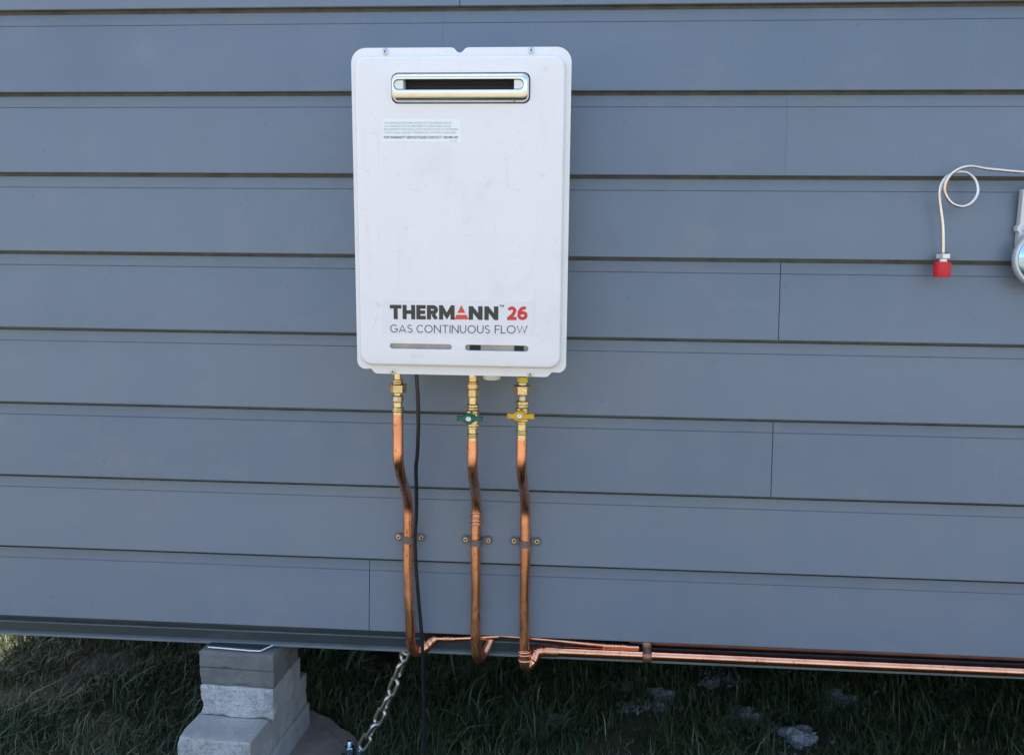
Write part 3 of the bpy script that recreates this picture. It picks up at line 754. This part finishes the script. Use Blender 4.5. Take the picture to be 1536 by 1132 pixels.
def riser(px_top, px_low, ytop_crop, ybend0, ybend1, yend, label, grp, lowpts, mat=COPPER, heatz=None):
    xu = G(px_top, 640, YU).x; xl = G(px_low, 850, YL).x
    z0_ = zpx(px_top, 540+ytop_crop/5.486, YU); zb0 = zpx(px_top, ybend0, YU); zb1 = zpx(px_low, ybend1, YL)
    t = thing('copper_pipe', (xl, YL, .2), label, 'pipe', grp)
    pts = [V((xu, YU, z0_)), V((xu, YU, zb0+.02)), V((xu, YU, zb0))]
    for k in range(1, 8):
        u = k/8; s = u*u*(3-2*u); pts.append(V((xu+(xl-xu)*s, YU+(YL-YU)*s, zb0+(zb1-zb0)*u)))
    pts += [V((xl, YL, zb1)), V((xl, YL, zb1-.02))]
    # wander a little, a hand-bent tube is never ruler straight
    zz = zb1-.05; zend = lowpts[0].z
    while zz > zend+.04: pts.append(V((xl+.0012*sin(zz*23+xl*40), YL, zz))); zz -= .05
    pts += lowpts
    bm = bmesh.new(); tube(bm, spline(pts, 4), PR, 20)
    o = fin('tube', bm, mat, t)
    zc_ = (zb0+zb1)/2
    heatify(o, lambda p: .95*bell(p.z, zc_+.005, .045)+(.9*bell(p.z, .30, .035) if heatz else 0))
    return t, xu, xl
GRP = 'copper pipes down the wall under the heater'
# left riser: bends back under the floor, elbow and short run to the right
zl = zpx(613, 968, YL)
lp = [V((-.3235, YL, .375)), V((-.3235, YL, .345)), V((-.322, YL+.003, .325)), V((-.317, YL+.010, .312)), V((-.309, YL+.018, .309)), V((-.299, YL+.026, .314))]
t1, xu1, xl1 = riser(597, 613, 445, 683, 765, 985, 'spotted copper riser pipe on the left under the heater, beside the black cable', GRP, lp, heatz=1)
t1['label'] = 'spotted copper riser pipe on the left, without a valve handle, beside the black cable'
fitting(t1, xu1, 597, [(105, 160, 62, 24, 0), (158, 172, 85, 24, 0), (172, 182, 98, 24, 0), (182, 196, 86, 24, 0)], 'threaded_stub', BRASSP)
fitting(t1, xu1, 597, [(195, 265, 150, 6, .2)], 'union_nut')
fitting(t1, xu1, 597, [(340, 386, 82, 24, 0), (386, 400, 106, 24, 0), (400, 406, 84, 24, 0), (406, 419, 106, 24, 0), (419, 452, 88, 24, 0)], 'compression_joint', BRASSP)
fitting(t1, xu1, 597, [(264, 292, 70, 24, 0)], 'nipple', BRASSP)
fitting(t1, xu1, 597, [(291, 341, 98, 12, 0)], 'knurled_nut', NICKEL)
# elbow at its foot
bm = bmesh.new(); e0 = V((-.299, YL+.026, .314)); 
tube(bm, spline([e0+V((-.010, -.006, -.004)), e0, e0+V((.009, .007, .008)), e0+V((.020, .012, .0155))], 5), .0118, 18)
o = fin('elbow', bm, COPPER2, t1); heatify(o, lambda p: .35)
for u, c in ((0, e0+V((.004, .003, .004))), (1, e0+V((.011, .008, .0095)))):
    bm = bmesh.new(); torus(bm, c, V((.7, .45, .5)), .0122, .0016); fin('joint_ring', bm, COPPER2, t1)
za = G(655, 955, .02)
bm = bmesh.new(); hp = [e0+V((.018, .011, .0145)), V((-.268, .022, .3295)), V((-.245, .022, .3305)), V((-.22, .022, .3325)), V((-.19, .023, .335)), V((-.15, .026, .338))]
tube(bm, spline(hp, 5), .0064, 16); o = fin('branch_tube', bm, COPPER2, t1); heatify(o, lambda p: .45*bell(p.x, -.25, .03))
bm = bmesh.new()
for x_ in (-.276, -.262, -.256, -.247): torus(bm, (x_, .022, .330), (1, 0, .03), .0068, .0016)
lathe(bm, (-.262, .022, .3300), [(0, .0072), (.016, .0074), (.022, .0074), (.024, .0064)], axis=V((1, 0, .03)), seg=18); o = fin('coupling', bm, COPPER2, t1)
# middle riser
lp = [V((-.1930, YL, .375)), V((-.1928, YL, .345)), V((-.192, YL+.002, .322)), V((-.189, YL+.008, .306)), V((-.184, YL+.018, .300)), V((-.178, YL+.032, .306)), V((-.170, YL+.046, .322)), V((-.163, YL+.056, .342))]
t2, xu2, xl2 = riser(709, 714, 660, 690, 765, 985, 'spotted copper riser pipe in the middle with a green valve handle', GRP, lp, heatz=1)
fitting(t2, xu2, 709, [(110, 178, 78, 24, 0), (176, 190, 100, 24, 0), (190, 234, 104, 24, 0)], 'threaded_stub', BRASS)
fitting(t2, xu2, 709, [(234, 300, 112, 6, 0.0)], 'union_nut')
fitting(t2, xu2, 709, [(545, 602, 78, 24, 0), (602, 612, 98, 24, 0), (612, 617, 80, 24, 0), (617, 628, 98, 24, 0), (628, 672, 84, 24, 0)], 'compression_joint', BRASSP)
def valve(t, xu, px, a, b, hub, hmat, wings):
    vb = fitting(t, xu, px, [(a, a+24, 104, 8, .3), (a+24, a+48, 116, 24, 0), (a+46, b-40, 108, 24, 0), (b-42, b-18, 112, 8, .3), (b-20, b, 92, 24, 0)], 'valve_body', BRASSP)
    z_ = zpx(px, hub[1], YU-.02); x_ = G(hub[0], hub[1], YU-.02).x; Yf = YU-.028
    bm = bmesh.new(); lathe(bm, (x_, YU, z_), [(0, .0070), (-.020, .0070)], axis=V((0, 1, 0)), seg=18); fin('valve_stem', bm, BRASS, vb)
    xl_, xr_ = G(wings[0], hub[1], Yf).x, G(wings[1], hub[1], Yf).x
    o_ = [(xl_, -.0040), (xl_+.002, -.0048), (x_-.017, -.0042), (x_-.013, -.0036), (x_-.009, -.0062)]
    o_ += [(x_+cos(rad(k))*.0098, sin(rad(k))*.0098) for k in range(225, 316, 15)]
    o_ += [(x_+.009, -.0062), (x_+.013, -.0036), (x_+.017, -.0042), (xr_-.002, -.0048), (xr_, -.0040)]
    o_ = o_+[(p[0], -p[1]) for p in o_[::-1]]
    bm = bmesh.new(); c_ = (sum(p[0] for p in o_)/len(o_))
    lp_ = [(p[0], z_+p[1]) for p in o_]; ins = [(c_+(p[0]-c_)*.975, z_+p[1]*.86) for p in o_]
    R_ = ring_stack(bm, [(lp_, Yf+.006), (lp_, Yf-.001), (ins, Yf-.0022)], True); bm.faces.new(R_[0])
    lathe(bm, (x_, Yf-.001, z_), [(0, .0085), (-.0035, .0084), (-.0042, .0076), (-.0042, .0058), (-.0030, .0056), (-.0030, 0)], axis=V((0, 1, 0)), seg=24)
    for s in (-1, 1):
        xa, xb = (xl_+.0022, x_-.0175) if s < 0 else (x_+.0175, xr_-.0022)
        for zz in (-.0026, .0026): box(bm, xa, xb, Yf-.0032, Yf-.002, z_+zz-.0005, z_+zz+.0005)
        for k_ in range(3): xx = xa+(xb-xa)*(k_+.7)/3.4; box(bm, xx-.0008, xx+.0006, Yf-.003, Yf-.002, z_-.0013, z_+.0013)
    fin('handle', bm, hmat, vb)
    bm = bmesh.new(); lathe(bm, (x_, Yf-.0038, z_), [(0, .0050), (-.0015, .0048), (-.0022, .0036), (-.0020, .0016), (-.0012, 0)], axis=V((0, 1, 0)), seg=18); fin('handle_screw', bm, SCREW, vb)
fitting(t2, xu2, 709, [(299, 362, 74, 24, 0)], 'nipple', BRASSP); fitting(t2, xu2, 709, [(360, 386, 98, 8, .2)], 'collar', BRASS)
valve(t2, xu2, 709, 385, 560, (704, 627), GREEN, (685, 724))
bm = bmesh.new()
for k, yy in enumerate((768, 774.5, 780, 785)):
    torus(bm, (xl2, YL if yy > 766 else YL-.004, zpx(714, yy, YL)), (0, .05, 1), .0104, .0016)
lathe(bm, (xl2, YL, zpx(714, 786.5, YL)), [(0, .0104), (.016, .0106), (.0165, .0100)], seg=20)
fin('braze_rings', bm, COPPER2, t2)
bm = bmesh.new(); torus(bm, (-.163, YL+.056, .342), (.3, .4, .8), .0105, .0018); fin('joint_ring', bm, BRASSP, t2)
# right riser and the long run along the beam
zf = .3200; yh = .006
lp = [V((-.0965, YL, .40)), V((-.0960, YL, .365)), V((-.0957, YL, .335)), V((-.0955, YL, .318))]
t3, xu3, xl3 = riser(783, 787, 648, 690, 770, 985, 'bright copper pipe with a yellow valve handle, running on to the right along the beam', GRP, lp, mat=COPPER2)
fitting(t3, xu3, 783, [(135, 182, 92, 24, 0)], 'thread_tape', TAPE); fitting(t3, xu3, 783, [(180, 206, 84, 24, 0)], 'threaded_stub', NICKEL)
fitting(t3, xu3, 783, [(206, 281, 152, 6, 0.05)], 'union_nut')
fitting(t3, xu3, 783, [(520, 580, 82, 24, 0), (578, 589, 106, 24, 0), (589, 594, 84, 24, 0), (594, 606, 106, 24, 0), (606, 656, 90, 24, 0)], 'compression_joint', BRASSP)
fitting(t3, xu3, 783, [(280, 290, 80, 24, 0), (290, 336, 68, 24, 0)], 'nipple', NICKEL); fitting(t3, xu3, 783, [(334, 366, 112, 8, .2)], 'collar', BRASS)
valve(t3, xu3, 783, 365, 522, (780, 623), YELLOW, (761, 801))
bm = bmesh.new(); ez = .2985
tube(bm, spline([V((-.0955, YL, .330)), V((-.0955, YL, .316)), V((-.0945, YL, .303)), V((-.090, YL+.003, .296)), V((-.083, YL+.007, .300)), V((-.0765, yh-.004, .311)), V((-.070, yh, .317)), V((-.058, yh, zf))], 5), .0114, 20)
o = fin('elbow', bm, COPPER, t3); heatify(o, lambda p: .8*bell(p.z, .292, .012))
for c, ax in ((V((-.0955, YL, .3275)), (0, 0, 1)), (V((-.0955, YL, .3215)), (0, 0, 1)), (V((-.0955, YL, .3095)), (0, 0, 1)), (V((-.083, YL+.006, .3015)), (.8, .2, .5)), (V((-.078, YL+.009, .309)), (.8, .2, .7)), (V((-.073, yh, .316)), (.8, .1, .6))):
    bm = bmesh.new(); torus(bm, c, V(ax), .0118, .0017); fin('joint_ring', bm, COPPER2, t3)
bm = bmesh.new(); hp = [V((-.060, yh, zf-.001))]
xx = -.03
while xx < HX1-.1: hp.append(V((xx, yh+.001*noise.noise(V((xx*3, 0, 0))), zf+.0009*noise.noise(V((xx*2, 4, 0)))))); xx += .12
tube(bm, spline(hp, 3), PR, 24); o = fin('horizontal_tube', bm, COPPER3, t3); heatify(o, lambda p: .48+.4*bell(p.x, .63, .035)+.35*bell(p.x, .26, .02))  # even base amount paints in dark reflections, so the highlight looks narrower
bm = bmesh.new()
for x_ in (-.056, -.036, -.030): torus(bm, (x_, yh, zf), (1, 0, 0), .0104, .0013)
lathe(bm, (-.056, yh, zf), [(0, .0112), (.024, .0112), (.026, .010)], axis=V((1, 0, 0)), seg=20); o = fin('coupling', bm, COPPER2, t3)
# upper pipe behind it
t4 = thing('copper_pipe', (.1, .022, .335), 'thin dark copper pipe tucked under the board edge above the long gas pipe', 'pipe')
bm = bmesh.new(); hp = [V((-.165, .030, .338)), V((-.09, .026, .3368)), V((-.03, .021, .3362)), V((.03, .016, .3345)), V((.08, .012, .3335)), V((.105, .012, .3330)), V((.13, .012, .3330))]
tube(bm, spline(hp, 6), .0052, 16); o = fin('narrow_tube', bm, COPPER2, t4); heatify(o, lambda p: .8*bell(p.x, .09, .03))
bm = bmesh.new()
for x_ in (.060, .063, .078, .085, .092, .098): torus(bm, (x_, .0122, .3336), (1, 0, 0), .0058, .0019, 18, 8)
lathe(bm, (.064, .0122, .3336), [(0, .0057), (.04, .0057), (.042, .0054)], axis=V((1, 0, 0)), seg=18); fin('braze_rings', bm, COPPER2, t4)
bm = bmesh.new(); tube(bm, [V((.112, .031, .3355)), V((.118, .031, .3355))]+[V((.118+.3*i, .031, .3355)) for i in range(1, 12)], [.0064, PR]+[PR]*11, 20); o = fin('wide_tube', bm, SHADECU, t4); heatify(o, lambda p: 1)

# saddle clips: band over the tube, two ears, two screws
def clip(xc, zc_, label):
    t = thing('pipe_clip', (xc, 0, zc_), label, 'pipe clip', 'saddle clips holding the pipes to the wall')
    bm = bmesh.new(); hw = .0078; Rb = PR+.0016; n = 12; prof = []
    ear = .0245
    pth = [(-ear, -.0015)]+[(-Rb-.006, -.0015), (-Rb-.0015, -.004)]+[(-cos(pi*k/n)*Rb, YL-sin(pi*k/n)*Rb) for k in range(n+1)]+[(Rb+.0015, -.004), (Rb+.006, -.0015), (ear, -.0015)]
    lo_, hi_ = [], []
    for (x_, y_) in pth:
        ww = hw if abs(x_) > Rb+.001 else hw*.83
        if Rb+.001 < abs(x_) < Rb+.008: ww = hw*.72
        lo_.append((x_, y_, -ww)); hi_.append((x_, y_, ww))
    A_ = [bm.verts.new((xc+a, b, zc_+c)) for a, b, c in lo_]; B_ = [bm.verts.new((xc+a, b, zc_+c)) for a, b, c in hi_]
    for i in range(len(A_)-1): bm.faces.new((A_[i], A_[i+1], B_[i+1], B_[i]))
    for s in (-1, 1):
        lathe(bm, (xc+s*.0225, -.0004, zc_), [(0, .0078), (-.0014, .0078), (-.0018, .0073)], axis=V((0, 1, 0)), seg=20)
    fin('saddle_band', bm, CLIP, t)
    for s in (-1, 1):
        bm = bmesh.new(); lathe(bm, (xc+s*.0225, -.0018, zc_), [(0, .0044), (-.0009, .0044), (-.0013, .0040), (-.0013, .0024), (-.0003, .0021), (-.0003, 0)], axis=V((0, 1, 0)), seg=18)
        sc2 = fin('screw', bm, BRASSP, t)
        bm = bmesh.new(); lathe(bm, (xc+s*.0225, -.0021, zc_), [(0, .0020), (-.0003, .0020)], axis=V((0, 1, 0)), seg=6); fin('screw_recess', bm, BLACK, sc2)
clip(xl1, zpx(614, 805, 0), 'saddle clip with brass screws on the left riser, partly behind the cable')
clip(xl2, zpx(715, 809, 0), 'saddle clip with brass screws on the middle riser below its rings')
clip(xl3, zpx(788, 811, 0), 'saddle clip with brass screws on the right riser')
# beam clip over both long pipes
bm = bmesh.new(); xc = .146; pth = [(.037, .3485), (.012, .3482), (.0095, .3435), (.0080, .334), (-.012, .3325), (-.0155, .329), (-.0158, .317), (-.012, .3125), (.0, .3115), (.037, .3115)]
A_ = [bm.verts.new((xc-.0082, a, b)) for a, b in pth]; B_ = [bm.verts.new((xc+.0082, a, b)) for a, b in pth]
for i in range(len(pth)-1): bm.faces.new((A_[i], A_[i+1], B_[i+1], B_[i]))
o = tag(fin('pipe_strap', bm, CLIPB, origin=(xc, 0, .33)), 'brown metal strap holding the long gas pipe and the dark pipe to the beam', 'pipe strap')
md = o.modifiers.new('thick', 'SOLIDIFY'); md.thickness = .0012

# power cable
bm = bmesh.new()
pts = [G(624, 555, -.10), G(625.5, 575, -.10), G(627, 600, -.098), G(627.5, 640, -.092), G(626, 680, -.082), G(624, 700, -.075), G(624.5, 730, -.064), G(624.5, 770, -.052), G(622.5, 805, -.046), G(624, 850, -.042), G(628, 900, -.038), G(632, 945, -.034), G(634, 985, -.030), G(635.5, 1040, -.02), G(637, 1090, -.01), G(638, 1130, .0)]
e = pts[-1]; pts += [V((e.x+.002, .01, .012)), V((e.x+.03, .05, .006)), V((e.x+.12, .10, .004))]
tube(bm, spline(pts, 6), .0036, 14)
tag(fin('power_cable', bm, CABLE, origin=(e.x, 0, 0)), 'black rubber power cable hanging from the heater down to the grass', 'cable')

# ------------------------------------------------------------------ pigtail tube and gas regulator
def RC(cx, cy, Y): return G(1340+cx/4.352, 200+cy/4.354, Y)
pig = thing('pigtail_hose', RC(325, 930, -.02), 'silver metal gas tube with one loop and a red end cap hanging on the wall', 'gas tube')
pc2 = [(990, 262, -.060), (853, 253, -.058), (760, 246, -.056), (680, 238, -.054), (600, 230, -.052), (550, 220, -.05), (500, 215, -.048), (440, 228, -.045), (380, 265, -.040), (345, 315, -.036), (333, 362, -.034), (345, 410, -.032), (385, 458, -.030), (450, 477, -.028), (512, 450, -.026), (550, 385, -.024), (540, 315, -.022), (495, 265, -.021), (440, 252, -.021), (385, 262, -.022), (340, 292, -.022), (312, 335, -.022), (301, 400, -.022), (310, 500, -.022), (322, 600, -.022), (325, 700, -.022), (325, 785, -.022)]
bm = bmesh.new(); tube(bm, spline([RC(*p) for p in pc2], 5), .0031, 14); fin('tube', bm, PIGTAIL, pig)
cc = RC(325, 800, -.022)
z1_, z2_, z3_, z4_ = RC(325, 778, -.022).z, RC(325, 820, -.022).z, RC(325, 838, -.022).z, RC(325, 938, -.022).z
bm = bmesh.new(); lathe(bm, (cc.x, -.022, z2_), [(0, .0118), (.001, .0128), (z1_-z2_-.0025, .0128), (z1_-z2_, .0070)], seg=6, rot=.15); fin('end_nut', bm, SCREW, pig)
bm = bmesh.new(); lathe(bm, (cc.x, -.022, z3_-.002), [(0, .0085), (z2_-z3_+.002, .0085)], seg=20); fin('end_collar', bm, SCREW, pig)
bm = bmesh.new(); hh = z3_-z4_; prof = [(0, .0135), (.0012, .0142), (hh-.002, .0137), (hh, .0128)]
lathe(bm, (cc.x, -.022, z4_), prof, seg=24)
for k in range(16):
    a = 2*pi*k/16; x_, y_ = cc.x+cos(a)*.0138, -.022+sin(a)*.0138; box(bm, x_-.0005, x_+.0005, y_-.0005, y_+.0005, z4_+.002, z3_-.002)
fin('end_cap', bm, REDCAP, pig)
rg = G(1568, 388, -.036); reg = thing('gas_regulator', rg, 'pale metal gas regulator with round blue front, cut off by the right edge', 'gas regulator')
bm = bmesh.new(); bt = G(1533, 284, -.012); bz0 = G(1533, 372, -.012).z; bx = bt.x
prof = [(bx+.001, bt.z), (bx+.055, bt.z), (bx+.055, bz0-.01), (bx+.004, bz0-.01), (bx, bz0+.004), (bx, bz0+.028)]
prof += [(bx-.003, bz0+.0295), (bx-.0042, bz0+.034), (bx-.003, bz0+.0385), (bx, bz0+.041), (bx+.0005, bz0+.06)]
ring_stack(bm, [(prof, -.001), (prof, -.0125), ([(bx+.025+(a-bx-.025)*.96, b) for a, b in prof], -.014)], True)
fin('back_bracket', bm, CAST, reg)
bm = bmesh.new(); hx, hz = G(1536, 345, -.0145).x+.001, G(1536, 343, -.0145).z
torus(bm, (hx+.001, -.0145, hz), (0, 1, 0), .0042, .0018); fin('bracket_eyelet', bm, CAST, reg)
bm = bmesh.new(); R_ = .052
lathe(bm, (rg.x, -.014, rg.z), [(0, .030), (-.004, R_-.008), (-.007, R_-.002), (-.010, R_), (-.018, R_), (-.021, R_-.001), (-.0225, R_-.0025), (-.0225, R_-.0050), (-.0205, R_-.0060)], axis=V((0, 1, 0)), seg=64); fin('housing', bm, CAST, reg)
bm = bmesh.new(); lathe(bm, (rg.x, -.0345, rg.z), [(0, R_-.0061), (-.003, R_-.0085), (-.009, R_-.020), (-.013, .014), (-.014, 0)], axis=V((0, 1, 0)), seg=64); fin('front_dome', bm, REGP, reg)
bm = bmesh.new(); ip = RC(990, 262, -.060); lathe(bm, (ip.x+.002, -.060, ip.z), [(-.012, .009), (.010, .009), (.011, .0075), (.03, .0075)], axis=V((1, 0, 0)), seg=6)
tube(bm, spline([V((ip.x+.02, -.060, ip.z)), V((ip.x+.04, -.058, ip.z-.01)), V((ip.x+.045, -.045, ip.z-.04)), V((rg.x+.01, -.04, rg.z+.045))], 6), .008, 16); fin('inlet_fitting', bm, BRASS, reg)
